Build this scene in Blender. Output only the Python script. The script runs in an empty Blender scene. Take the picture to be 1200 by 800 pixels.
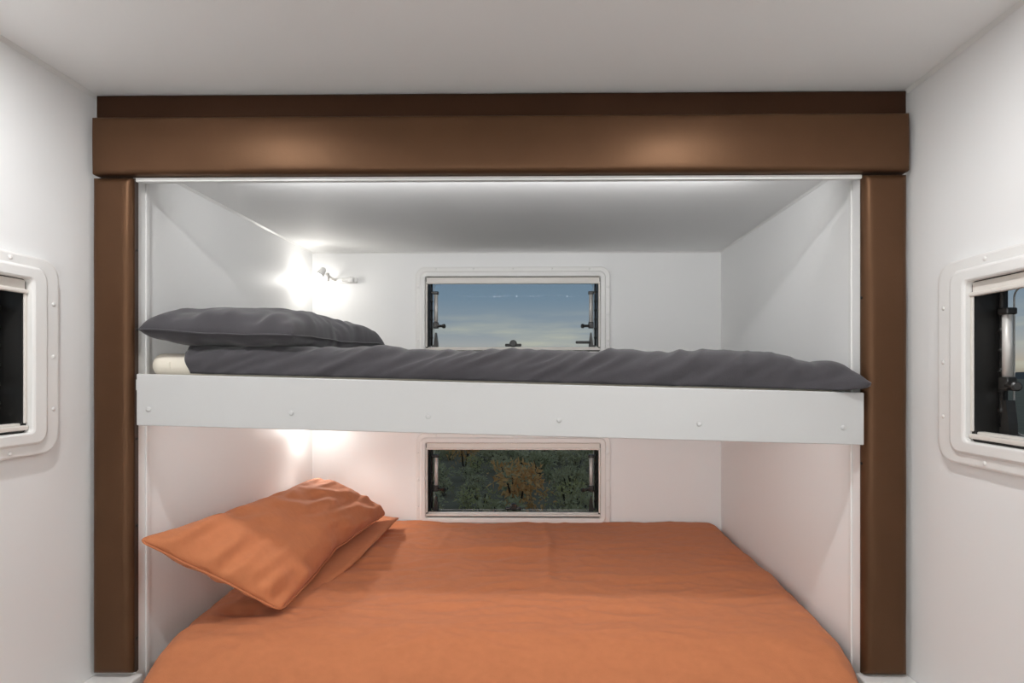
import bpy, bmesh, math, random
from mathutils import Vector, Matrix, noise

S = bpy.context.scene
COL = S.collection
EYE = 1.30            # eye height above the cabin floor (metres)

# ------------------------------------------------------------------ camera
cd = bpy.data.cameras.new('camera')
cd.sensor_width = 36.0
cd.lens = 20.1
cd.shift_x = -0.0229
cd.shift_y = 0.0308
cd.clip_start = 0.02
cd.clip_end = 2000
cam = bpy.data.objects.new('camera', cd)
cam.location = (0, 0, EYE)
cam.rotation_euler = (math.pi / 2, 0, 0.0127)
COL.objects.link(cam)
S.camera = cam

# ------------------------------------------------------------------ view / sampling options
S.view_settings.view_transform = 'Standard'
S.view_settings.look = 'None'
S.view_settings.exposure = 0.16
S.view_settings.gamma = 1.0
S.view_settings.use_curve_mapping = False
S.cycles.use_denoising = True
S.cycles.max_bounces = 12
S.cycles.diffuse_bounces = 8
S.cycles.transparent_max_bounces = 12
S.cycles.sample_clamp_indirect = 4.0

# ------------------------------------------------------------------ sky at dusk
W = bpy.data.worlds.new('dusk_sky')
S.world = W
W.use_nodes = True
nt = W.node_tree
nt.nodes.clear()
N = nt.nodes.new
out = N('ShaderNodeOutputWorld'); bg = N('ShaderNodeBackground')
tc = N('ShaderNodeTexCoord'); sep = N('ShaderNodeSeparateXYZ')
ramp = N('ShaderNodeValToRGB')
el = ramp.color_ramp.elements
el[0].position = 0.0;  el[0].color = (.24, .20, .15, 1)
el[1].position = 1.0;  el[1].color = (.16, .215, .275, 1)
for p, c in ((.012, (.48, .42, .33)), (.035, (.42, .43, .41)), (.07, (.29, .345, .385)), (.13, (.18, .265, .345)), (.20, (.145, .222, .30)), (.5, (.15, .215, .28))):
    e = el.new(p); e.color = (*c, 1)
nt.links.new(tc.outputs['Generated'], sep.inputs[0])
nt.links.new(sep.outputs['Z'], ramp.inputs[0])
mp = N('ShaderNodeMapping'); mp.inputs['Scale'].default_value = (5, 5, 42)
no = N('ShaderNodeTexNoise'); no.inputs['Scale'].default_value = 1.3; no.inputs['Detail'].default_value = 6
no.inputs['Roughness'].default_value = .55
cr = N('ShaderNodeValToRGB'); cr.color_ramp.elements[0].position = .47; cr.color_ramp.elements[1].position = .72
band = N('ShaderNodeValToRGB')
be = band.color_ramp.elements
be[0].position = 0.0; be[0].color = (.7, .7, .7, 1)
be[1].position = .115; be[1].color = (0, 0, 0, 1)
e = be.new(.06); e.color = (.8, .8, .8, 1)
mul = N('ShaderNodeMath'); mul.operation = 'MULTIPLY'
mix = N('ShaderNodeMix'); mix.data_type = 'RGBA'
mix.inputs['B'].default_value = (.50, .52, .43, 1)
L = nt.links.new
L(tc.outputs['Generated'], mp.inputs[0]); L(mp.outputs[0], no.inputs['Vector'])
L(no.outputs['Fac'], cr.inputs[0]); L(sep.outputs['Z'], band.inputs[0])
L(cr.outputs[0], mul.inputs[0]); L(band.outputs[0], mul.inputs[1])
L(mul.outputs[0], mix.inputs['Factor']); L(ramp.outputs[0], mix.inputs['A'])
L(mix.outputs['Result'], bg.inputs['Color']); L(bg.outputs[0], out.inputs[0])
bg.inputs['Strength'].default_value = 0.92

# ------------------------------------------------------------------ lamps' power
DOWNLIGHT_W = 5.3        # the pair just in front of the bunks
FILL_GLOBE_W = 21.0          # unseen globes behind the camera, added as fill light
FILL_STRIP_UP_W = 4.0; FILL_STRIP_LOW_W = 3.4   # hidden strips added to brighten the two bunks
READING_UP = (0.75, 5.0); READING_LOW = (0.8, 8.5)    # bulb and its forward beam

# ------------------------------------------------------------------ materials
def mat(name, col, rough=.5, metal=0, spec=.5, bump=0, bscale=100, var=0, vscale=3, sheen=0, coat=0, stretch=None, emit=None):
    m = bpy.data.materials.new(name); m.use_nodes = True
    t = m.node_tree; b = t.nodes['Principled BSDF']
    b.inputs['Base Color'].default_value = (*col, 1)
    b.inputs['Roughness'].default_value = rough
    b.inputs['Metallic'].default_value = metal
    b.inputs['Specular IOR Level'].default_value = spec
    b.inputs['Sheen Weight'].default_value = sheen
    b.inputs['Coat Weight'].default_value = coat
    if emit:
        b.inputs['Emission Color'].default_value = (*emit[0], 1); b.inputs['Emission Strength'].default_value = emit[1]
    co = t.nodes.new('ShaderNodeTexCoord'); src = co.outputs['Object']
    if stretch:
        g = t.nodes.new('ShaderNodeMapping'); g.inputs['Scale'].default_value = stretch
        t.links.new(src, g.inputs[0]); src = g.outputs[0]
    if var:
        n = t.nodes.new('ShaderNodeTexNoise'); n.inputs['Scale'].default_value = vscale; n.inputs['Detail'].default_value = 5
        t.links.new(src, n.inputs['Vector'])
        mx = t.nodes.new('ShaderNodeMix'); mx.data_type = 'RGBA'
        mx.inputs['A'].default_value = (*[c * (1 - var) for c in col], 1)
        mx.inputs['B'].default_value = (*[min(1, c * (1 + var)) for c in col], 1)
        t.links.new(n.outputs['Fac'], mx.inputs['Factor']); t.links.new(mx.outputs['Result'], b.inputs['Base Color'])
    if bump:
        n = t.nodes.new('ShaderNodeTexNoise'); n.inputs['Scale'].default_value = bscale; n.inputs['Detail'].default_value = 3
        t.links.new(src, n.inputs['Vector'])
        bp = t.nodes.new('ShaderNodeBump'); bp.inputs['Strength'].default_value = bump; bp.inputs['Distance'].default_value = .002
        t.links.new(n.outputs['Fac'], bp.inputs['Height']); t.links.new(bp.outputs[0], b.inputs['Normal'])
    return m

M = {}
M['wall'] = mat('white_laminate', (.84, .84, .835), .45, spec=.25, bump=.02, bscale=60)
M['ceil'] = mat('white_ceiling_laminate', (.91, .907, .90), .6, spec=.3, bump=.02, bscale=60)
M['trim'] = mat('white_trim', (.80, .795, .78), .35)
M['floor'] = mat('grey_floor', (.40, .385, .365), .5, var=.1, vscale=6)
M['leather'] = mat('brown_leather', (.084, .041, .0215), .43, metal=.42, spec=.6, bump=.12, bscale=260, var=.16, vscale=5)
M['leather_dark'] = mat('dark_brown_leather', (.034, .0145, .008), .55, spec=.2, bump=.12, bscale=260, var=.16, vscale=5)
for k in ('leather', 'leather_dark'): M[k].node_tree.nodes['Principled BSDF'].inputs['Specular Tint'].default_value = (1, .66, .42, 1)
M['edge'] = mat('dark_edge_strip', (.05, .03, .022), .5)
M['rail'] = mat('white_rail', (.56, .557, .55), .4, bump=.03, bscale=40)
M['frame'] = mat('white_window_plastic', (.80, .79, .77), .3)
M['blind'] = mat('cream_blind_plastic', (.72, .68, .63), .35)
M['black'] = mat('black_rubber', (.012, .011, .010), .45)
M['darkp'] = mat('dark_plastic', (.02, .018, .016), .35)
M['alu'] = mat('aluminium', (.66, .64, .61), .45, metal=.3)
M['chrome'] = mat('chrome', (.8, .8, .8), .12, metal=1)
M['seal'] = mat('pale_seal', (.45, .44, .42), .4)
M['cream'] = mat('cream_mattress_ticking', (.80, .74, .63), .8, bump=.2, bscale=300)
M['grey'] = mat('grey_linen', (.060, .056, .062), .85, spec=.25, bump=.35, bscale=420, var=.12, vscale=30, sheen=.22)
M['orange'] = mat('terracotta_linen', (.51, .185, .082), .85, spec=.15, bump=.4, bscale=380, var=.09, vscale=40, sheen=.08, stretch=(1, 1.6, 1))
M['lens'] = mat('lit_lens', (1, 1, 1), .3, emit=((1, .97, .92), 14))
M['diffuser'] = mat('lit_diffuser', (1, 1, 1), .3, emit=((1, .96, .9), 6))
M['earth'] = mat('dry_earth', (.22, .185, .12), .95, var=.35, vscale=.8, bump=.5, bscale=6)
M['trunk'] = mat('bark', (.06, .045, .03), .9)
M['hill'] = mat('far_hills', (.10, .095, .09), 1)
def leafmat(name, a, b):
    m = mat(name, a, .8, spec=.1); t = m.node_tree
    oi = t.nodes.new('ShaderNodeObjectInfo'); at = t.nodes.new('ShaderNodeTexNoise'); at.inputs['Scale'].default_value = 4
    co = t.nodes.new('ShaderNodeTexCoord'); ad = t.nodes.new('ShaderNodeMath'); ad.operation = 'ADD'
    su = t.nodes.new('ShaderNodeMath'); su.operation = 'MULTIPLY'; su.inputs[1].default_value = .5
    mx = t.nodes.new('ShaderNodeMix'); mx.data_type = 'RGBA'
    mx.inputs['A'].default_value = (*a, 1); mx.inputs['B'].default_value = (*b, 1)
    t.links.new(co.outputs['Object'], at.inputs['Vector'])
    t.links.new(oi.outputs['Random'], ad.inputs[0]); t.links.new(at.outputs['Fac'], ad.inputs[1])
    t.links.new(ad.outputs[0], su.inputs[0]); t.links.new(su.outputs[0], mx.inputs['Factor'])
    pb = t.nodes['Principled BSDF']; tl = t.nodes.new('ShaderNodeBsdfTranslucent'); ms = t.nodes.new('ShaderNodeMixShader'); ms.inputs[0].default_value = .22
    t.links.new(mx.outputs['Result'], pb.inputs['Base Color']); t.links.new(mx.outputs['Result'], tl.inputs['Color'])
    t.links.new(pb.outputs[0], ms.inputs[1]); t.links.new(tl.outputs[0], ms.inputs[2]); t.links.new(ms.outputs[0], t.nodes['Material Output'].inputs['Surface'])
    return m
M['sage'] = leafmat('sage_leaves', (.34, .34, .18), (.80, .70, .46))
M['rust'] = leafmat('rust_leaves', (.88, .50, .21), (.62, .42, .2))
M['yellow'] = leafmat('yellow_leaves', (.62, .55, .25), (.5, .5, .26))

def glass(name, tint):
    m = bpy.data.materials.new(name); m.use_nodes = True; t = m.node_tree; t.nodes.clear()
    o = t.nodes.new('ShaderNodeOutputMaterial'); tr = t.nodes.new('ShaderNodeBsdfTransparent'); gl = t.nodes.new('ShaderNodeBsdfGlossy')
    lw = t.nodes.new('ShaderNodeLayerWeight'); lw.inputs[0].default_value = .5
    pw = t.nodes.new('ShaderNodeMath'); pw.operation = 'POWER'; pw.inputs[1].default_value = 5
    fr = t.nodes.new('ShaderNodeMath'); fr.operation = 'MULTIPLY_ADD'; fr.inputs[1].default_value = .3; fr.inputs[2].default_value = .0004
    t.links.new(lw.outputs['Facing'], pw.inputs[0]); t.links.new(pw.outputs[0], fr.inputs[0])
    mx = t.nodes.new('ShaderNodeMixShader')
    tr.inputs[0].default_value = (*tint, 1); gl.inputs['Roughness'].default_value = .02; gl.inputs[0].default_value = (.8, .8, .8, 1)
    t.links.new(fr.outputs[0], mx.inputs[0]); t.links.new(tr.outputs[0], mx.inputs[1]); t.links.new(gl.outputs[0], mx.inputs[2])
    t.links.new(mx.outputs[0], o.inputs[0])
    return m
M['pane'] = glass('tinted_acrylic', (.93, .93, .93))       # per face; the pane has two

# ------------------------------------------------------------------ helpers
def mesh_of(bm, name):
    bmesh.ops.recalc_face_normals(bm, faces=bm.faces)
    me = bpy.data.meshes.new(name); bm.to_mesh(me); bm.free(); return me
def obj(name, bm, m, parent=None, smooth=False, loc=None):
    me = mesh_of(bm, name); me.materials.append(m)
    if smooth:
        for p in me.polygons: p.use_smooth = True
    o = bpy.data.objects.new(name, me); COL.objects.link(o)
    if parent: o.parent = parent
    if loc: o.location = loc
    return o
def struct(name, bm, m, smooth=False):
    o = obj(name, bm, m, None, smooth); o['kind'] = 'structure'; return o
def tag(o, label, cat, group=None):
    o['label'] = label; o['category'] = cat
    if group: o['group'] = group
    return o
def empty(name, loc, rot=(0, 0, 0)):
    o = bpy.data.objects.new(name, None); o.location = loc; o.rotation_euler = rot; o.empty_display_size = .05
    COL.objects.link(o); return o
def box(bm, x0, x1, y0, y1, z0, z1, r=0, seg=2):
    g = bmesh.ops.create_cube(bm, size=1, matrix=Matrix.LocRotScale(((x0 + x1) / 2, (y0 + y1) / 2, (z0 + z1) / 2), None, (x1 - x0, y1 - y0, z1 - z0)))
    if r:
        es = {e for v in g['verts'] for e in v.link_edges}
        bmesh.ops.bevel(bm, geom=list(es), offset=r, segments=seg, profile=.5, affect='EDGES')
    return bm
def BX(*a, **k): return box(bmesh.new(), *a, **k)
def ring_pts(c, ax, r, n):
    ax = Vector(ax).normalized(); u = ax.orthogonal().normalized(); v = ax.cross(u)
    return [Vector(c) + u * (r * math.cos(2 * math.pi * k / n)) + v * (r * math.sin(2 * math.pi * k / n)) for k in range(n)]
def lathe(bm, base, axis, prof, n=14):
    """prof = [(distance along axis, radius)...]"""
    axis = Vector(axis).normalized(); loops = []
    for d, r in prof:
        loops.append([bm.verts.new(p) for p in ring_pts(Vector(base) + axis * d, axis, max(r, 1e-4), n)])
    for a, b in zip(loops, loops[1:]):
        for k in range(n): bm.faces.new((a[k], a[(k + 1) % n], b[(k + 1) % n], b[k]))
    bm.faces.new(loops[0][::-1]); bm.faces.new(loops[-1])
    return bm
def tube(bm, p0, p1, r, n=10):
    p0, p1 = Vector(p0), Vector(p1)
    return lathe(bm, p0, p1 - p0, [(0, r), ((p1 - p0).length, r)], n)
def rrect(w, h, r, n=6):
    pts = []
    for cx, cz, a0 in ((w / 2 - r, h / 2 - r, 0), (-w / 2 + r, h / 2 - r, 90), (-w / 2 + r, -h / 2 + r, 180), (w / 2 - r, -h / 2 + r, 270)):
        for k in range(n + 1):
            a = math.radians(a0 + 90 * k / n); pts.append((cx + r * math.cos(a), cz + r * math.sin(a)))
    return pts
def rr_loft(bm, w, h, r, prof, closed=False):
    """loft of rounded rectangles, prof = [(inset, y)...] about the local y axis"""
    loops = []
    for ins, y in prof:
        loops.append([bm.verts.new((a, y, b)) for a, b in rrect(w - 2 * ins, h - 2 * ins, max(r - ins, .006))])
    pairs = list(zip(loops, loops[1:]))
    if closed: pairs.append((loops[-1], loops[0]))
    for A, B in pairs:
        n = len(A)
        for k in range(n): bm.faces.new((A[k], A[(k + 1) % n], B[(k + 1) % n], B[k]))
    return loops
def rr_loft2(bm, outer, inner, prof, closed=False):
    """outer / inner = (w, h, r); prof = [(fraction from outer to inner, y)...]"""
    loops = []
    for f, y in prof:
        w, h, r = [a + (b - a) * f for a, b in zip(outer, inner)]
        loops.append([bm.verts.new((a, y, b)) for a, b in rrect(w, h, r)])
    pairs = list(zip(loops, loops[1:]))
    if closed: pairs.append((loops[-1], loops[0]))
    for A, B in pairs:
        n = len(A)
        for k in range(n): bm.faces.new((A[k], A[(k + 1) % n], B[(k + 1) % n], B[k]))
def slab_with_holes(axis, c0, c1, a0, a1, b0, b1, holes):
    """axis 'x' or 'y' = thickness direction; a is the horizontal run, b is z"""
    bm = bmesh.new()
    As = sorted({a0, a1, *[h[0] for h in holes], *[h[1] for h in holes]})
    Bs = sorted({b0, b1, *[h[2] for h in holes], *[h[3] for h in holes]})
    def P(a, b, c): return (c, a, b) if axis == 'x' else (a, c, b)
    V = {}
    def vert(i, j, k):
        if (i, j, k) not in V: V[i, j, k] = bm.verts.new(P(As[i], Bs[j], (c0, c1)[k]))
        return V[i, j, k]
    solid = {}
    for i in range(len(As) - 1):
        for j in range(len(Bs) - 1):
            ma, mb = (As[i] + As[i + 1]) / 2, (Bs[j] + Bs[j + 1]) / 2
            solid[i, j] = not any(h[0] < ma < h[1] and h[2] < mb < h[3] for h in holes)
    for (i, j), s in solid.items():
        if not s: continue
        for k in (0, 1):
            bm.faces.new([vert(i, j, k), vert(i + 1, j, k), vert(i + 1, j + 1, k), vert(i, j + 1, k)])
        for di, dj, (p, q) in ((-1, 0, ((i, j), (i, j + 1))), (1, 0, ((i + 1, j), (i + 1, j + 1))), (0, -1, ((i, j), (i + 1, j))), (0, 1, ((i, j + 1), (i + 1, j + 1)))):
            if not solid.get((i + di, j + dj), False):
                bm.faces.new([vert(*p, 0), vert(*q, 0), vert(*q, 1), vert(*p, 1)])
    return bm
def lerp_table(t, x):
    if x <= t[0][0]: return t[0][1]
    for (a, fa), (b, fb) in zip(t, t[1:]):
        if x <= b:
            k = (x - a) / (b - a); k = k * k * (3 - 2 * k) * .5 + k * .5
            return fa + (fb - fa) * k
    return t[-1][1]
def nz(*p): return noise.noise(Vector(p))

# ------------------------------------------------------------------ cloth: an inflated pillow case
def pillow_sim(Lg, Wd, n, m, pressure, frames, bend=.05):
    bm = bmesh.new(); top = {}; bot = {}
    for i in range(n + 1):
        for j in range(m + 1):
            x = (i / n - .5) * Lg; y = (j / m - .5) * Wd
            e = i in (0, n) or j in (0, m)
            h = 0 if e else .004 + .003 * nz(x * 9, y * 9, 3.1)
            v = bm.verts.new((x, y, h)); top[i, j] = v
            bot[i, j] = v if e else bm.verts.new((x, y, -h))
    for i in range(n):
        for j in range(m):
            bm.faces.new((top[i, j], top[i + 1, j], top[i + 1, j + 1], top[i, j + 1]))
            bm.faces.new((bot[i, j], bot[i, j + 1], bot[i + 1, j + 1], bot[i + 1, j]))
    me = bpy.data.meshes.new('pillow_case'); bm.to_mesh(me); bm.free()
    o = bpy.data.objects.new('pillow_case', me); COL.objects.link(o)
    md = o.modifiers.new('cloth', 'CLOTH'); s = md.settings
    s.quality = 5; s.mass = .15; s.tension_stiffness = s.compression_stiffness = 15; s.shear_stiffness = 5
    s.bending_stiffness = bend; s.use_pressure = True; s.uniform_pressure_force = pressure
    s.effector_weights.gravity = 0; s.air_damping = 3
    md.collision_settings.use_collision = False; md.collision_settings.use_self_collision = False
    md.point_cache.frame_start = 1; md.point_cache.frame_end = frames
    for f in range(1, frames + 1): S.frame_set(f)
    ev = o.evaluated_get(bpy.context.evaluated_depsgraph_get())
    co = [v.co.copy() for v in ev.data.vertices]; fs = [list(p.vertices) for p in me.polygons]; uv = [(v.co.x / Lg + .5, v.co.y / Wd + .5) for v in me.vertices]
    S.frame_set(1)
    bpy.data.objects.remove(o); bpy.data.meshes.remove(me)
    return co, fs, uv
PCO, PFS, PUV = pillow_sim(.9, .5, 54, 32, 1.6, 28)

# ================================================================== STRUCTURE
XL, XR = -1.214, .971          # cabin side walls
YB = 1.54                      # bulkhead plane
AL, AR, AB = -1.11, .852, 2.74  # alcove walls
ZC = EYE + .752                # cabin ceiling
ZAC = EYE + .58                # alcove ceiling
YF = -5.2                      # wall behind the camera
T = .05

struct('floor', BX(XL - T, XR + T, YF - T, YB + T, -.06, 0), M['floor'])
struct('ceiling', BX(XL - T, XR + T, YF - T, YB + T, ZC, ZC + T), M['ceil'])
WW, WH = .834, .357            # window daylight size
HW, HH = WW / 2 + .012, WH / 2 + .012
WYC = .878
WYL = WYC + .024
WIN_L = (XL, WYL, EYE + .040); WIN_R = (XR, WYC, EYE + .026)
WIN_U = (-.143, AB, EYE + .281); WIN_D = (-.142, AB, EYE - .511)
struct('wall_left', slab_with_holes('x', XL - T, XL, YF, YB + T, 0, ZC, [(WYL - HW, WYL + HW, WIN_L[2] - HH, WIN_L[2] + HH)]), M['wall'])
struct('wall_right', slab_with_holes('x', XR, XR + T, YF, YB + T, 0, ZC, [(WYC - HW, WYC + HW, WIN_R[2] - HH, WIN_R[2] + HH)]), M['wall'])
struct('wall_front', BX(XL, XR, YF - T, YF, 0, ZC), M['wall'])
# bulkhead round the bunk opening
struct('wall_bulkhead', slab_with_holes('y', YB, YB + .04, XL, XR, 0, ZC, [(AL, AR, .33, ZAC)]), M['wall'])
# alcove
struct('wall_alcove_left', BX(AL - T, AL, YB + .04, AB + T, .28, ZAC + T), M['wall'])
struct('wall_alcove_right', BX(AR, AR + T, YB + .04, AB + T, .28, ZAC + T), M['wall'])
struct('wall_back', slab_with_holes('y', AB, AB + T, AL, AR, .28, ZAC + T, [(WIN_U[0] - HW, WIN_U[0] + HW, w[2] - HH, w[2] + HH) for w in (WIN_U, WIN_D)]), M['wall'])
struct('ceiling_alcove', BX(AL, AR, YB + .04, AB, ZAC, ZAC + T), M['ceil'])
struct('floor_alcove', BX(AL, AR, YB - .02, AB, .28, .33), M['wall'])
# corner beads and angle trims
def cove(name, p0, p1, dx, dy, w=.009):
    """slim 45-degree strip in a corner; dx, dy, point from the corner into the room"""
    bm = bmesh.new(); A, B = Vector(p0), Vector(p1); t = .0015
    d1 = Vector((dx, dy, 0)).normalized(); d2 = Vector((0, 0, -1)); n = (d1 + d2).normalized() * t
    V = [[bm.verts.new(q) for q in (P + d1 * w, P + d2 * w, P + d2 * w + n, P + d1 * w + n)] for P in (A, B)]
    for k in range(4): bm.faces.new((V[0][k], V[0][(k + 1) % 4], V[1][(k + 1) % 4], V[1][k]))
    bm.faces.new(V[0]); bm.faces.new(V[1][::-1])
    return struct(name, bm, M['trim'])
cove('trim_1', (XL, YF, ZC), (XL, YB, ZC), 1, 0)
cove('trim_2', (XR, YF, ZC), (XR, YB, ZC), -1, 0)
cove('trim_3', (AL, YB + .04, ZAC), (AL, AB, ZAC), 1, 0, .006)
cove('trim_4', (AR, YB + .04, ZAC), (AR, AB, ZAC), -1, 0, .006)
cove('trim_5', (AL, AB, ZAC), (AR, AB, ZAC), 0, -1, .005)
def angle_trim(name, side):
    bm = bmesh.new(); x = AL if side < 0 else AR; s = -side
    def bx(a, b, y0, y1, z0, z1): box(bm, min(x + s * a, x + s * b), max(x + s * a, x + s * b), y0, y1, z0, z1, .0015, 1)
    bx(0, .004, YB - .002, YB + .052, .34, ZAC)
    bx(.004, .008, YB + .036, YB + .050, .34, ZAC)
    return struct(name, bm, M['trim'])
angle_trim('trim_6', -1); angle_trim('trim_7', 1)
struct('trim_8', BX(AL + .004, AR - .004, YB - .012, YB + .006, EYE + .516, EYE + .527, r=.002), M['trim'])
# white plinth blocks under the padded pillars
struct('trim_9', BX(XL + .001, -1.085, YB - .062, YB, 0, EYE - .815, r=.004), M['trim'])
struct('trim_10', BX(.835, XR - .001, YB - .055, YB, 0, EYE - .800, r=.004), M['trim'])

# ------------------------------------------------------------------ windows
def half_move(p, mirror): return Vector((-p[0], p[1], p[2])) if mirror else Vector(p)
def make_window(idx, loc, rotz, lever=None, mgx=.047, mgz=.047):
    w = empty('window_%d' % idx, loc, (0, 0, rotz)); w['kind'] = 'structure'
    # white surround: closed ring with a rounded outer flange and a raised inner lip
    bm = bmesh.new()
    rr_loft2(bm, (WW + 2 * mgx, WH + 2 * mgz, .045), (WW, WH, .010), [(0, 0), (0, -.012), (.03, -.0165), (.10, -.018), (.44, -.018), (.47, -.019), (.52, -.024), (.58, -.026), (.92, -.026), (.97, -.0245), (1, -.022), (1, -.008), (.80, -.008), (.80, .030), (.70, .030), (.70, 0)], closed=True)
    obj('window_frame', bm, M['frame'], w)
    # screw caps on the flange
    sm = None
    spots = [(x * WW * .5, s * (WH / 2 + mgz * .76)) for s in (-1, 1) for x in (-.88, -.45, 0, .45, .88)]
    spots += [(s * (WW / 2 + mgx * .76), z) for s in (-1, 1) for z in (-.128, 0, .128)]
    for x, z in spots:
        if sm is None:
            b = bmesh.new(); lathe(b, (0, 0, 0), (0, -1, 0), [(0, .0052), (.0012, .0052), (.0024, .0035), (.0026, .001)], 12)
            sm = mesh_of(b, 'screw_cap'); sm.materials.append(M['frame'])
            for p in sm.polygons: p.use_smooth = True
        o = bpy.data.objects.new('screw_cap', sm); COL.objects.link(o); o.parent = w; o.location = (x, -.018, z)
    # black rubber reveal
    bm = bmesh.new()
    rr_loft2(bm, (WW + .018, WH + .018, .016), (WW - .020, WH - .020, .010), [(0, -.0075), (1, -.0075), (1, .064), (-1.2, .064), (-1.2, .0505), (0, .0505)], closed=True)
    obj('reveal', bm, M['black'], w)
    # roller blind boxes top and bottom, side tracks
    bm = bmesh.new(); box(bm, -WW / 2 + .003, WW / 2 - .003, -.010, .016, WH / 2 - .030, WH / 2 - .002, .002); box(bm, -WW / 2 + .001, WW / 2 - .001, -.017, -.004, WH / 2 - .034, WH / 2 - .024, .003)
    obj('blind_cassette', bm, M['blind'], w)
    bm = bmesh.new(); box(bm, -WW / 2 + .003, WW / 2 - .003, -.004, .016, -WH / 2 + .010, -WH / 2 + .022, .003); box(bm, -WW / 2 + .001, WW / 2 - .001, -.017, -.004, -WH / 2 + .006, -WH / 2 + .017, .003)
    obj('blind_rail', bm, M['blind'], w)
    for s in (-1, 1):
        obj('blind_track', BX(min(s * (WW / 2 - .0005), s * (WW / 2 - .0085)), max(s * (WW / 2 - .0005), s * (WW / 2 - .0085)), -.013, -.008, -WH / 2 + .022, WH / 2 - .034, r=.002), M['blind'], w)
    # acrylic pane, hung outside
    obj('pane', BX(-WW / 2 - .02, WW / 2 + .02, .0795, .0835, -WH / 2 - .02, WH / 2 + .02), M['pane'], w)
    # pale seal line round the pane
    bm = bmesh.new(); rr_loft(bm, WW - .050, WH - .035, .022, [(0, .0765), (.0025, .0765), (.0025, .0790), (0, .0790)], closed=True)
    obj('pane_seal', bm, M['seal'], w)
    # ribbed strip, stay and lower catch at each side
    for mir in (False, True):
        sg = 1 if mir else -1
        x0 = sg * (WW / 2 - .018)
        bm = bmesh.new(); prof = []
        z = -WH / 2 + .03
        while z < WH / 2 - .04:
            prof += [(z, .0055), (z + .034, .0055), (z + .036, .0075), (z + .042, .0075), (z + .044, .0055)]; z += .0445
        lathe(bm, (x0, .058, 0), (0, 0, 1), prof, 8)
        obj('ribbed_strip', bm, M['black'], w, True)
        xs = sg * (WW / 2 - .040)
        st = bmesh.new(); tube(st, (xs, .052, -.035), (xs, .052, WH / 2 - .075), .0095, 12)
        sto = obj('stay', st, M['alu'], w, True)
        b = bmesh.new(); box(b, xs - .013, xs + .013, .040, .064, WH / 2 - .078, WH / 2 - .063, .003); box(b, min(xs, x0), max(xs, x0), .046, .060, WH / 2 - .074, WH / 2 - .064, .002)
        obj('stay_bracket', b, M['darkp'], sto)
        b = bmesh.new(); box(b, xs - .013, xs + .013, .040, .064, -.064, -.034, .004)
        tube(b, (xs, .048, -.052), (xs - sg * .040, .036, -.054), .0065); lathe(b, (xs - sg * .034, .038, -.054), (-sg, -.3, 0), [(0, .006), (.003, .0105), (.012, .0105), (.015, .007)])
        obj('stay_clamp', b, M['darkp'], sto, False)
        # wedge-shaped catch
        b = bmesh.new()
        pts = [(-.012, -.052), (.012, -.052), (.010, -.02), (.003, .030), (-.003, .030), (-.010, -.02)]
        lo = [b.verts.new((xs + a, .046, -.115 + c)) for a, c in pts]; hi = [b.verts.new((xs + a, .066, -.115 + c)) for a, c in pts]
        b.faces.new(lo); b.faces.new(hi[::-1])
        for k in range(6): b.faces.new((lo[k], lo[(k + 1) % 6], hi[(k + 1) % 6], hi[k]))
        box(b, min(xs, x0), max(xs, x0), .050, .062, -.157, -.145, .002)
        if lever == sg:
            box(b, min(xs, xs - sg * .075), max(xs, xs - sg * .075), .036, .048, -.139, -.126, .005)
        obj('catch', b, M['darkp'], w)
    # centre latch at the foot
    bm = bmesh.new(); box(bm, -.040, .040, .040, .056, -WH / 2 + .026, -WH / 2 + .040, .005)
    lathe(bm, (0, .056, -WH / 2 + .040), (0, -1, 0), [(0, .018), (.014, .018), (.018, .013)], 16)
    obj('latch', bm, M['darkp'], w)
    for o in w.children:
        if o.name.split('.')[0] in ('pane', 'pane_seal', 'ribbed_strip', 'stay', 'catch', 'latch'): o.location.y -= .0135
    return w
make_window(1, WIN_U, 0, lever=1)
make_window(2, WIN_D, 0)
make_window(3, WIN_L, math.pi / 2, mgx=.084, mgz=.056)
make_window(4, WIN_R, -math.pi / 2, mgx=.102, mgz=.056)

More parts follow.
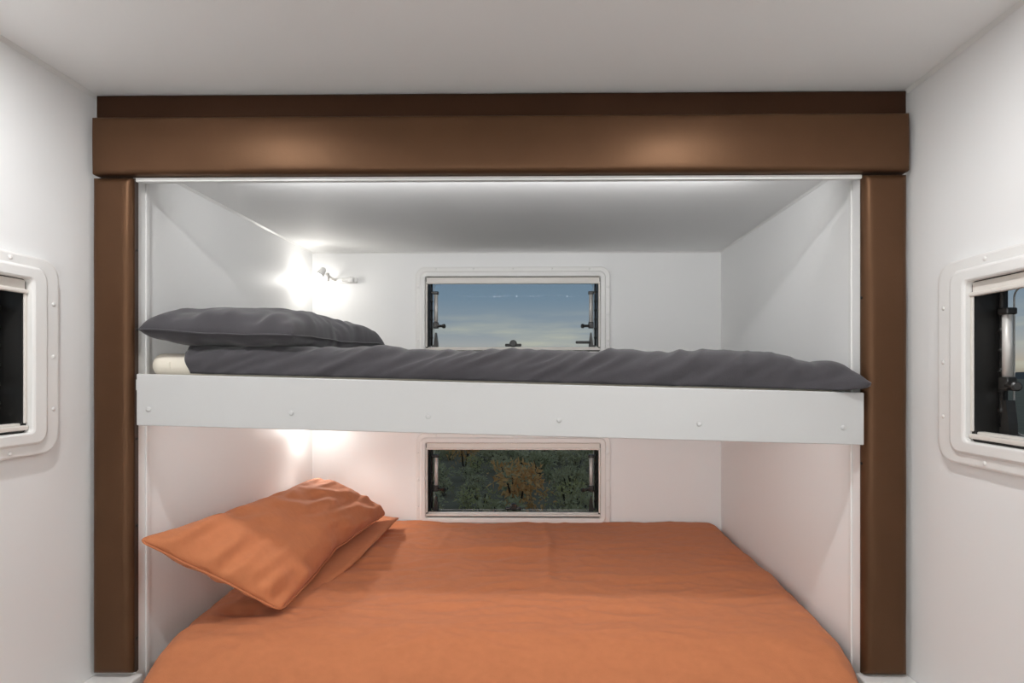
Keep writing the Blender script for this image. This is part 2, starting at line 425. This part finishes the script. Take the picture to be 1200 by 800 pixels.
# ------------------------------------------------------------------ brown padded fascia
def padded(bm, x0, x1, y0, y1, z0, z1, r=.012, puff=.006, nx=24, nzv=12):
    """upholstered board: flat back at y1, puffed front at y0 with rolled edges"""
    P = {}
    def prof(t, Ln):               # 0..1 -> height of the roll
        d = min(t, 1 - t) * Ln
        return 1 if d >= r else math.sqrt(max(0, 1 - (1 - d / r) ** 2))
    def spaced(n, Ln):
        a = [0, r * .12 / Ln, r * .35 / Ln, r * .65 / Ln, r / Ln]
        mid = [a[-1] + (1 - 2 * a[-1]) * k / n for k in range(1, n)]
        return a + mid + [1 - q for q in reversed(a)]
    ts, us = spaced(nx, x1 - x0), spaced(nzv, z1 - z0)
    for i, t in enumerate(ts):
        for j, u in enumerate(us):
            h = min(prof(t, x1 - x0), prof(u, z1 - z0))
            x = x0 + (x1 - x0) * t; z = z0 + (z1 - z0) * u
            b = puff * math.sin(math.pi * min(1, max(0, u))) * math.sin(math.pi * t) if (x1 - x0) < (z1 - z0) else puff * math.sin(math.pi * u) * (1 if .02 < t < .98 else .3)
            y = y1 - (y1 - y0 - r) - r * h - b * .5 - .0012 * nz(x * 7, z * 7, 1.7)
            P[i, j] = bm.verts.new((x, y, z))
    ni, nj = len(ts), len(us)
    for i in range(ni - 1):
        for j in range(nj - 1): bm.faces.new((P[i, j], P[i + 1, j], P[i + 1, j + 1], P[i, j + 1]))
    rim = [P[i, 0] for i in range(ni)] + [P[ni - 1, j] for j in range(1, nj)] + [P[i, nj - 1] for i in range(ni - 2, -1, -1)] + [P[0, j] for j in range(nj - 2, 0, -1)]
    back = [bm.verts.new((v.co.x, y1, v.co.z)) for v in rim]
    n = len(rim)
    for k in range(n): bm.faces.new((rim[k], rim[(k + 1) % n], back[(k + 1) % n], back[k]))
    bm.faces.new(back)
    return bm
def screws(parent, x, y, zs, ax):
    for z in zs:
        b = bmesh.new(); lathe(b, (x, y, z), ax, [(0, .004), (.002, .004), (.003, .002)], 8)
        obj('screw', b, M['black'], parent)

bm = padded(bmesh.new(), -1.197, .957, 1.497, 1.538, EYE + .528, EYE + .679, puff=.008, nx=40)
o = tag(obj('padded_beam', bm, M['leather'], smooth=True), 'wide brown leather padded beam spanning the top of the bunk opening', 'panel')
bm = padded(bmesh.new(), -1.207, .966, 1.527, 1.539, EYE + .640, EYE + .750, r=.008, puff=.002, nx=40)
tag(obj('padded_strip', bm, M['leather_dark'], smooth=True), 'narrow dark brown padded strip tucked between the wide beam and ceiling', 'panel')
bm = padded(bmesh.new(), -1.209, -1.0995, 1.511, 1.538, EYE - .808, EYE + .526, r=.021, nx=10, nzv=30)
p = tag(obj('padded_pillar', bm, M['leather'], smooth=True), 'brown leather padded pillar left of the bunks, beside the pillows', 'panel')
obj('edge_strip', BX(-1.0990, -1.0975, 1.526, 1.5385, EYE - .805, EYE + .524), M['edge'], p)
screws(p, -1.0975, 1.532, [EYE + .332, EYE + .118, EYE - .178, EYE - .412, EYE - .716], (1, 0, 0))
bm = padded(bmesh.new(), .8475, .962, 1.511, 1.538, EYE - .798, EYE + .526, r=.021, nx=10, nzv=30)
p = tag(obj('padded_pillar', bm, M['leather'], smooth=True), 'brown leather padded pillar right of the bunks, at the foot end', 'panel')
screws(p, .8475, 1.53, [EYE + .20, EYE - .24], (-1, 0, 0))

# ------------------------------------------------------------------ upper bunk board (hangs slightly out of level)
TILT = .0256
def tz(x): return -.002 - TILT * (x + 1.078)          # rail top, relative to the eye
def shear(bm):
    for v in bm.verts: v.co.z += -.002 - TILT * (v.co.x + 1.078)
    return bm
bunk = empty('bunk_board', (0, 1.51, EYE - .1)); INV = Matrix.Translation((0, -1.51, -EYE + .1))
tag(bunk, 'white upper bunk shelf with a screwed front rail, hanging between the alcove walls', 'bunk')
def bunkpart(name, bm, m):
    for v in bm.verts: v.co.z += EYE
    bm.transform(INV); return obj(name, bm, m, bunk)
bunkpart('side_rail', shear(BX(-1.078, .839, 1.503, 1.524, -.137, 0, r=.0025)), M['rail'])
bunkpart('platform', shear(BX(-1.095, .843, 1.524, 2.732, -.045, -.015, r=.002)), M['rail'])
for x in (-1.045, -.665, -.302, .043, .410, .785):
    b = bmesh.new(); lathe(b, (x, 1.503, tz(x) - .093), (0, -1, 0), [(0, .0068), (.0018, .0066), (.003, .004), (.0032, .001)], 12)
    bunkpart('screw_cap', b, M['rail'])

# upper mattress
bm = BX(-1.082, .80, 1.552, 2.70, -.012, .055, r=.030, seg=5)
for v in bm.verts:
    v.co.z += EYE + (-TILT * (v.co.x + 1.078) if v.co.z < .02 else -TILT * .9 * (v.co.x + 1.078))
mt = tag(obj('mattress', bm, M['cream'], smooth=True), 'thin cream mattress on the upper bunk, bare corner showing under grey pillow', 'mattress')
b = bmesh.new(); rr = [(-1.052 + .03 * 0, 0)]
tube(b, (-1.02, 1.5518, EYE + .012), (-1.02, 1.5518, EYE + .03), .002, 6)
obj('seam_piping', b, M['cream'], mt)

# grey duvet over the upper mattress
HT = [(-.98, .075), (-.665, .0715), (-.42, .067), (-.08, .0635), (.25, .061), (.38, .060), (.60, .0535), (.66, .045), (.70, .029), (.735, .0175), (.77, .024), (.80, .022), (.822, .012), (.838, -.006)]
FT = [(-.98, 1.537), (.50, 1.533), (.68, 1.525), (.78, 1.500), (.838, 1.478)]
bm = bmesh.new(); NX, G = 260, {}
TH = [(-.12 + 1.12 * k / 22) for k in range(23)]
for i in range(NX + 1):
    x = -.955 + (1.793) * i / NX
    H = lerp_table(HT, x); F = lerp_table(FT, x); zb = tz(x) + .004
    Rr = .085
    for j in range(23 + 14):
        xx = x
        if j < 23:
            th = TH[j] * math.pi / 2
            y = F + Rr * (1 - max(0, math.cos(th)) ** .75) if th > 0 else F + .004 * (-th) * 4
            k = max(0, math.sin(th)) ** .85
            z = zb + (H - zb) * k
            g = nz(x * 9 - z * 22, z * 8 + x * 2, 4.2) * .013 + (1 - 2 * abs(nz(x * 15 - z * 30, z * 14, 9.1))) * .0065 + nz(x * 40 - z * 30, z * 20, 3) * .003 + nz(x * 4, z * 12, 2.2) * .010
            amp = .25 + .75 * math.sin(min(1, max(0, j / 12)) * math.pi / 2)
            g *= 1.35
            y -= g * amp * math.cos(max(0, th)) ; z += g * amp * (.15 + .45 * math.sin(max(0, th)))
            e_ = max(0, (i - NX + 9) / 9)
            z += (zb + (H - zb) * .5 - z) * (1 - math.sqrt(max(0, 1 - e_ * e_))) * .62
            if i < 30: xx -= .02 * (1 - i / 30) * k        # leaning left hem
        else:
            q = (j - 22) / 14
            y = F + Rr + (2.69 - F - Rr) * q
            z = H + .3 * nz(x * 6, y * 6, 1) * .012 - .004 * q
        G[i, j] = bm.verts.new((xx, y, EYE + z))
for i in range(NX):
    for j in range(36): bm.faces.new((G[i, j], G[i + 1, j], G[i + 1, j + 1], G[i, j + 1]))
dv = obj('duvet', bm, M['grey'], smooth=True)
sm = dv.modifiers.new('thickness', 'SOLIDIFY'); sm.thickness = .006; sm.offset = -1
tag(dv, 'charcoal grey duvet tucked along the upper bunk behind the white rail', 'duvet')

# ------------------------------------------------------------------ pillows
def fit_pillow(name, corners, m, up, down, fn=None, full=.5, keep=.45, seed=1.3, wrinkle=1.0, boxy=(5, 3.5)):
    """corners: u0v0, u1v0, u1v1, u0v1"""
    A, B, C_, D = [Vector(c) for c in corners]
    n = (C_ - A).cross(D - B).normalized()
    xm = max(abs(c.x) for c in PCO); ym = max(abs(c.y) for c in PCO); zm = max(c.z for c in PCO)
    vs = []; edge = []
    for c, (gu, gv) in zip(PCO, PUV):
        u, v = (c.x / xm * .5 + .5) * keep + gu * (1 - keep), (c.y / ym * .5 + .5) * keep + gv * (1 - keep)
        p = A * (1 - u) * (1 - v) + B * u * (1 - v) + C_ * u * v + D * (1 - u) * v
        hs = abs(c.z / zm)
        box_h = (max(0, 1 - abs(2 * gu - 1) ** boxy[0]) * max(0, 1 - abs(2 * gv - 1) ** boxy[1])) ** full
        h = math.copysign(hs * .35 + box_h * .65, c.z) if hs > 1e-4 else 0
        eu, ev = min(gu, 1 - gu), min(gv, 1 - gv)
        # puckers running in from the seams, and slack folds across the middle
        wr = .016 * nz(gv * 13 + seed, gu * 2, seed) * math.exp(-eu * 9) + .013 * nz(gu * 19 + seed, gv * 2, seed + 4) * math.exp(-ev * 6.5)
        wr += .007 * (1 - 2.4 * abs(nz(gu * 4 + gv * 3 + seed, gv * 5 - gu * 2, seed))) + .003 * nz(gu * 16, gv * 11 + gu * 5, seed)
        p = p + n * (h * (up if h > 0 else down) + wr * wrinkle * min(1, hs * 5) * (1 if h > 0 else .4))
        if fn: p = fn(p, u, v, h)
        vs.append((p.x, p.y, p.z + EYE))
        if gu in (0, 1) or gv in (0, 1) or min(eu, ev) < 1e-5: edge.append((math.atan2((gv - .5), (gu - .5)), gu, gv, Vector(vs[-1])))
    me = bpy.data.meshes.new(name); me.from_pydata(vs, [], PFS); me.materials.append(m)
    for q in me.polygons: q.use_smooth = True
    o = bpy.data.objects.new(name, me); COL.objects.link(o)
    s = o.modifiers.new('smooth', 'SUBSURF'); s.levels = 1; s.render_levels = 1
    pts = [e[3] for e in sorted(edge, key=lambda e: e[0])]; bm = bmesh.new(); loops = []; k = len(pts)
    for _ in range(4): pts = [pts[i] * .5 + (pts[i - 1] + pts[(i + 1) % k]) * .25 for i in range(k)]
    for i in range(k):
        q = pts[i]; ax = (pts[(i + 1) % k] - pts[i - 1]).normalized(); a = ax.cross(n).normalized()
        loops.append([bm.verts.new(q + a * (.0034 * math.cos(t)) + n * (.0026 * math.sin(t))) for t in (0, 1.257, 2.513, 3.77, 5.027)])
    for i in range(k):
        A_, B_ = loops[i], loops[(i + 1) % k]
        for j in range(5): bm.faces.new((A_[j], A_[(j + 1) % 5], B_[(j + 1) % 5], B_[j]))
    obj('seam', bm, m, o, True)
    return o
# grey pillow, lying along the bunk's depth
def gfn(p, u, v, h):
    w = .004 * nz(p.x * 14, p.y * 6, h * 2 + 5) + .010 * nz(p.x * 5, p.y * 3, 8)
    p.z += w * (1 if h > 0 else .3)
    return p
gp = fit_pillow('pillow', [(-.665, 1.515, .098), (-.655, 2.40, .118), (-1.07, 2.40, .135), (-1.078, 1.487, .114)], M['grey'], .082, .046, fn=gfn, full=.40, seed=2.7, wrinkle=1.5, boxy=(7, 6))
tag(gp, 'charcoal grey pillow lying flat at the left end of the upper bunk', 'pillow')
# terracotta pillow, propped on the left wall
def ofn(p, u, v, h):
    p.z += .006 * nz(p.x * 9, p.y * 5, h * 2 + 2)
    p.x = max(p.x, -1.085)
    return p
OC = [(-.760, 1.645, -.695), (-.706, 2.58, -.635), (-.981, 2.42, -.449), (-1.045, 1.450, -.430)]
op = fit_pillow('pillow', OC, M['orange'], .080, .055, fn=ofn, full=.5, seed=6.1, wrinkle=1.5)
tag(op, 'terracotta orange pillow propped against the wall on the lower bunk', 'pillow')
# open hem of the pillow case, lying below its long edge
bm = bmesh.new(); a, b_ = Vector(OC[0]), Vector(OC[1]); n1 = 40; P = {}
for i in range(n1 + 1):
    t = .12 + .90 * i / n1
    e = a.lerp(b_, t); wd = .062 * min(1, (t - .10) / .35)
    for j in range(6):
        s = j / 5
        P[i, j] = bm.verts.new((e.x - .07 + (wd * .7 + .07) * s + .003 * nz(t * 9, s, 1), e.y + .02 * s, EYE + e.z - .012 - .016 * s + .004 * nz(t * 14, s * 2, 3)))
for i in range(n1):
    for j in range(5): bm.faces.new((P[i, j], P[i + 1, j], P[i + 1, j + 1], P[i, j + 1]))
h = obj('pillowcase_hem', bm, M['orange'], op, True); s = h.modifiers.new('t', 'SOLIDIFY'); s.thickness = .006

# ------------------------------------------------------------------ lower bed
bm = BX(AL + .07, AR - .07, 1.545, 2.70, .331, EYE - .765, r=.08, seg=5)
tag(obj('mattress', bm, M['cream'], smooth=True), 'deep lower bunk mattress hidden under the terracotta quilt', 'mattress')
bm = bmesh.new(); NX, NY, G = 220, 150, {}
arc = [(1.60 - .19 * math.sin(t), -.965 + .25 * math.cos(t)) for t in [math.pi / 2 * k / 40 for k in range(41)]]
prof = [(2.725 - (2.725 - 1.60) * k / 110, -.715) for k in range(110)] + arc + [(1.408, -.965 - .02 * k) for k in range(1, 6)]
np_ = len(prof)
def crease(v, w): return math.exp(-(v / w) ** 2)
for i in range(NX + 1):
    t = i / NX
    for j, (y, z) in enumerate(prof):
        k = min(1, j / 110)
        xl = -1.085 + .045 * k ** 3 * (1 if j >= 0 else 0); xr = .845 - .02 * k ** 4
        if j > 110: xr -= .02 * min(1, (j - 110) / 40)
        x = xl + (xr - xl) * t
        ed = min(x - xl, xr - x); rnd = max(0, 1 - ed / .09); drop = .050 * rnd ** 3
        d = .010 * nz(x * 1.7, y * 2.2, 3) + .007 * nz(x * 4, y * 9, 7) + .0065 * (1 - 2 * abs(nz(x * 5 + y * 3, y * 15 - x * 2, 11))) + .0032 * (1 - 2 * abs(nz(x * 13 - y * 5, y * 26 + x * 6, 17)))
        d += .016 * crease(y - 2.28 - .03 * nz(x * 3, 1, 1), .016) * (.4 + nz(x * 2.4, 5, 5)) + .013 * crease(y - 2.02 - .05 * nz(x * 1.5, 4, 1), .02) * (.4 + nz(x * 2, 9, 5))
        d += .010 * crease(x - .02 - .03 * nz(y * 4, 2, 2), .02) * crease(y - 2.3, .4) + .004 * crease(x + .42, .018) * crease(y - 2.45, .2)
        if j < 8: d += .010 * nz(x * 4, 0, 21) * (1 - j / 8)
        fr = max(0, min(1, (j - 100) / 40))
        d += fr * (.008 * nz(x * 8 + y * 14, z * 24 + y * 20, 5) + .007 * (1 - 2 * abs(nz(x * 9 + z * 12, z * 22, 8))))
        G[i, j] = bm.verts.new((x, y - fr * d, EYE + z + (1 - fr * .6) * d - drop))
for i in range(NX):
    for j in range(np_ - 1): bm.faces.new((G[i, j], G[i + 1, j], G[i + 1, j + 1], G[i, j + 1]))
q = obj('quilt', bm, M['orange'], smooth=True)
s = q.modifiers.new('thickness', 'SOLIDIFY'); s.thickness = .012; s.offset = -1
tag(q, 'terracotta orange linen quilt spread over the whole lower bunk', 'quilt')

# ------------------------------------------------------------------ reading lights in the back left corner
def reading_light(z, watts_pair, label):
    r = empty('reading_light', (-.965, AB, z)); tag(r, label, 'lamp')
    bm = bmesh.new(); box(bm, -.060, .075, -.010, -.0005, -.014, .012, .004)
    obj('wall_plate', bm, M['trim'], r)
    bm = bmesh.new(); tube(bm, (-.030, -.010, 0), (-.030, -.110, .006), .006); lathe(bm, (-.030, -.108, -.020), (0, 0, 1), [(0, .006), (.004, .0085), (.032, .0085), (.038, .005)])
    obj('stem', bm, M['alu'], r, True)
    hd = bmesh.new(); ax = Vector((-.30, -.50, -.80)).normalized(); base = Vector((-.044, -.118, .034))
    lathe(hd, base, ax, [(-.004, .008), (0, .013), (.020, .016), (.042, .019), (.043, .017)], 18)
    h = obj('lamp_head', hd, M['trim'], r, True)
    b = bmesh.new(); lathe(b, base + ax * .0432, ax, [(0, .0165), (.004, .0155), (.007, .009), (.008, .002)], 18)
    obj('lens', b, M['lens'], h, True)
    bm = bmesh.new(); lathe(bm, (.030, -.010, -.001), (0, -1, 0), [(0, .012), (.012, .012), (.014, .010)], 16)
    lathe(bm, (.030, -.030, -.001), (1, 0, 0), [(-.02, .007), (.012, .010), (.018, .016), (.020, .016), (.030, .013), (.034, .013)], 16)
    obj('switch_knob', bm, M['trim'], r, True)
    for kind, watts in zip(('POINT', 'SPOT'), watts_pair):
        ld = bpy.data.lights.new('reading_bulb', kind); ld.energy = watts; ld.color = (1, .97, .92); ld.shadow_soft_size = .016
        lo = bpy.data.objects.new('reading_bulb', ld); COL.objects.link(lo); lo.parent = r; lo.location = base + ax * .072
        if kind == 'SPOT':
            ld.spot_size = math.radians(120); ld.spot_blend = 1.0
            lo.rotation_euler = Vector((.50, -.36, -.78)).to_track_quat('-Z', 'Y').to_euler()
    return r
reading_light(EYE + .445, READING_UP, 'small white swivel reading light in the corner above the grey pillow')
reading_light(EYE - .238, READING_LOW, 'small white swivel reading light tucked below the upper bunk rail')

# ------------------------------------------------------------------ ceiling downlights
def downlight(x, y, watts, label):
    r = empty('downlight', (x, y, ZC)); tag(r, label, 'lamp', None)
    b = bmesh.new(); lathe(b, (0, 0, 0), (0, 0, -1), [(0, .048), (.004, .048), (.008, .042), (.009, .036)], 28); obj('bezel', b, M['trim'], r, True)
    b = bmesh.new(); lathe(b, (0, 0, -.0091), (0, 0, -1), [(0, .034), (.001, .034)], 28); obj('diffuser', b, M['diffuser'], r)
    ld = bpy.data.lights.new('downlight_beam', 'AREA'); ld.shape = 'DISK'; ld.size = .06; ld.energy = watts; ld.color = (.98, .99, 1)
    lo = bpy.data.objects.new('downlight_beam', ld); COL.objects.link(lo); lo.parent = r; lo.location = (0, 0, -.014)
downlight(-.88, .95, DOWNLIGHT_W, 'round ceiling downlight over the left window')
downlight(.44, .95, DOWNLIGHT_W, 'round ceiling downlight nearer the right window')
def fill_globe(x, y, z, nx, ny, label):  # globe added out of view, throws fill light forward into the alcove
    r = empty('added_fill_globe', (x, y, z)); tag(r, label, 'lamp')
    n = Vector((nx, ny, 0))
    b = bmesh.new(); lathe(b, (0, 0, 0), n, [(0, .06), (.012, .06), (.018, .05), (.03, .02), (.07, .018)], 24); obj('base', b, M['trim'], r, True)
    b = bmesh.new(); bmesh.ops.create_uvsphere(b, u_segments=24, v_segments=14, radius=.075, matrix=Matrix.Translation(n * .14)); obj('shade', b, M['diffuser'], r, True)
    ld = bpy.data.lights.new('added_fill_bulb', 'POINT'); ld.energy = FILL_GLOBE_W; ld.color = (.975, .99, 1); ld.shadow_soft_size = .10
    lo = bpy.data.objects.new('added_fill_bulb', ld); COL.objects.link(lo); lo.parent = r; lo.location = n * .33
fill_globe(XL, -2.6, EYE + .15, 1, 0, 'added fill light globe on the left cabin wall behind the viewer')
fill_globe(XR, -2.6, EYE + .15, -1, 0, 'added fill light globe on the right cabin wall behind the viewer')
fill_globe(-.12, YF, EYE + .15, 0, 1, 'added fill light globe on the far end wall behind the viewer')

# ------------------------------------------------------------------ hidden fill strips, added to brighten each bunk from its front
def fill_strip(y, z, slope, tilt, watts, label):
    r = empty('fill_strip', (-.12, y, z), (0, math.atan(slope), 0)); tag(r, label, 'lamp')
    obj('housing', BX(-.77, .77, -.006, .006, -.004, .016, r=.002), M['alu'], r)
    obj('diffuser', BX(-.75, .75, .006, .011, -.002, .013, r=.002), M['diffuser'], r)
    ld = bpy.data.lights.new('fill_strip_glow', 'AREA'); ld.shape = 'RECTANGLE'; ld.size = 1.5; ld.size_y = .016; ld.energy = watts; ld.color = (.98, .99, 1)
    lo = bpy.data.objects.new('fill_strip_glow', ld); COL.objects.link(lo); lo.parent = r; lo.location = (0, .0125, .006); lo.rotation_euler = (math.pi / 2 + tilt, 0, 0)
fill_strip(YB + .046, ZAC - .044, 0, math.radians(22), FILL_STRIP_UP_W, 'added slim fill light strip along the front of the upper alcove ceiling behind the padded beam')
fill_strip(1.535, EYE - .062 - .002 - TILT * .958, TILT, math.radians(-20), FILL_STRIP_LOW_W, 'added slim fill light strip under the upper bunk shelf behind the white rail')

# ------------------------------------------------------------------ outside: scrubland below the window sills
GZ = -1.0
bm = bmesh.new(); V = {}; n = 70
def gh(x, y): return GZ + .25 * nz(x * .12, y * .12, 1) + .05 * nz(x * .7, y * .7, 2)
xs = [math.copysign(abs(k / 35 - 1) ** 2.2 * 300, k - 35) for k in range(71)]
for i, x in enumerate(xs):
    for j, y in enumerate(xs): V[i, j] = bm.verts.new((x, y, gh(x, y) if abs(x) < 60 and abs(y) < 60 else GZ))
for i in range(70):
    for j in range(70): bm.faces.new((V[i, j], V[i + 1, j], V[i + 1, j + 1], V[i, j + 1]))
struct('ground', bm, M['earth'], True)
bm = bmesh.new(); prev = None; first = None
for k in range(121):
    a = 2 * math.pi * k / 120; R = 290
    h = 3.0 + 2.5 * (nz(math.cos(a) * 4, math.sin(a) * 4, 3) + .5 * nz(math.cos(a) * 13, math.sin(a) * 13, 3))
    cur = [bm.verts.new((R * math.cos(a), R * math.sin(a), GZ)), bm.verts.new(((R + 30) * math.cos(a), (R + 30) * math.sin(a), GZ + max(.8, h))), bm.verts.new(((R + 80) * math.cos(a), (R + 80) * math.sin(a), GZ))]
    if prev:
        for s in range(2): bm.faces.new((prev[s], cur[s], cur[s + 1], prev[s + 1]))
    prev = cur
struct('hills', bm, M['hill'])

rnd = random.Random(7)
def bush_mesh(seed, m, tufts=420, leaf=.05, flat=.7):
    r = random.Random(seed); bm = bmesh.new()
    lobes = [(Vector((r.uniform(-.28, .28), r.uniform(-.28, .28), r.uniform(.25, .55) * flat)), r.uniform(.16, .30)) for _ in range(9)]
    for k in range(tufts):
        c, R = lobes[k % 9]
        d = Vector((r.gauss(0, 1), r.gauss(0, 1), r.gauss(.2, 1))).normalized()
        p = c + d * R * r.uniform(.55, 1.05)
        if p.z < .02: p.z = .02
        u = (d.orthogonal().normalized() + Vector((r.uniform(-1, 1), r.uniform(-1, 1), r.uniform(-1, 1))) * .8).normalized(); v = (d + Vector((r.uniform(-1, 1), r.uniform(-1, 1), r.uniform(-1, 1))) * .9).normalized()
        s = leaf * r.uniform(.6, 1.4)
        q = [p - u * s * .35, p + v * s, p + u * s * .35, p - v * s * .5]
        bm.faces.new([bm.verts.new(x) for x in q])
    me = bpy.data.meshes.new('foliage'); bm.to_mesh(me); bm.free(); me.materials.append(m); return me
def stem_mesh(h):
    b = bmesh.new()
    for k in range(4):
        a = k * 1.7; tube(b, (.02 * math.cos(a), .02 * math.sin(a), -.05), (.16 * math.cos(a), .16 * math.sin(a), h), .014, 5)
    me = mesh_of(b, 'stem'); me.materials.append(M['trunk']); return me
SAGE = [bush_mesh(k, M['sage'], 300, .085) for k in range(6)]; RUST = [bush_mesh(20 + k, M['rust'], 560, .06, .9) for k in range(2)]; YEL = [bush_mesh(40 + k, M['yellow'], 500, .05) for k in range(2)]
STEM = stem_mesh(.4)
def shrub(x, y, sc, me, label, group=None, hs=1):
    r = empty('shrub', (x, y, gh(x, y)), (0, 0, rnd.uniform(0, 6.28))); r.scale = (sc, sc, sc * hs)
    tag(r, label, 'shrub', group)
    for nm, mm in (('foliage', me), ('stem', STEM)):
        o = bpy.data.objects.new(nm, mm); COL.objects.link(o); o.parent = r
    return r
shrub(-.42, 9.4, 1.15, RUST[0], 'largest rust brown bush in the middle of the lower window view', hs=1.05)
shrub(-1.95, 14.2, 1.0, RUST[1], 'upright rust brown bush near the top left of the lower window view', hs=1.4)
shrub(-.98, 9.2, .75, YEL[0], 'yellow green bush left of the large rust brown bush outside')
shrub(.42, 10.0, .8, YEL[1], 'yellowish bush right of the large rust brown bush outside')
shrub(-1.55, 13.4, .7, YEL[1], 'pale yellow green bush beside the upright rust brown bush outside')
LAB = 'low grey green desert shrub on the scrubland behind the back windows'
GRP = 'grey green desert shrubs outside'
keep = [(-.42, 9.4, .75), (-1.95, 14.2, .6), (-.98, 9.2, .5), (.42, 10.0, .5), (-1.55, 13.4, .5)]
cnt = 0
y = 7.0
while y < 24 and cnt < 150:
    step = .62 + y * .018
    x = -.27 * y
    while x < .19 * y:
        px, py = x + rnd.uniform(-.25, .25), y + rnd.uniform(-.3, .3)
        if all((px - a) ** 2 + (py - b) ** 2 > r * r for a, b, r in keep):
            shrub(px, py, rnd.uniform(.45, .85), SAGE[rnd.randrange(6)], LAB, GRP, rnd.uniform(.8, 1.1)); cnt += 1
        x += step
    y += step * .95
for k in range(40):
    d = 3.5 + 18 * (k / 75) ** 1.3; a = rnd.uniform(.58, 1.15)
    shrub(d * math.sin(a) + .6, d * math.cos(a), rnd.uniform(.5, .9), SAGE[k % 6], 'low grey green desert shrub outside beyond the right hand window', 'shrubs beyond the right window')
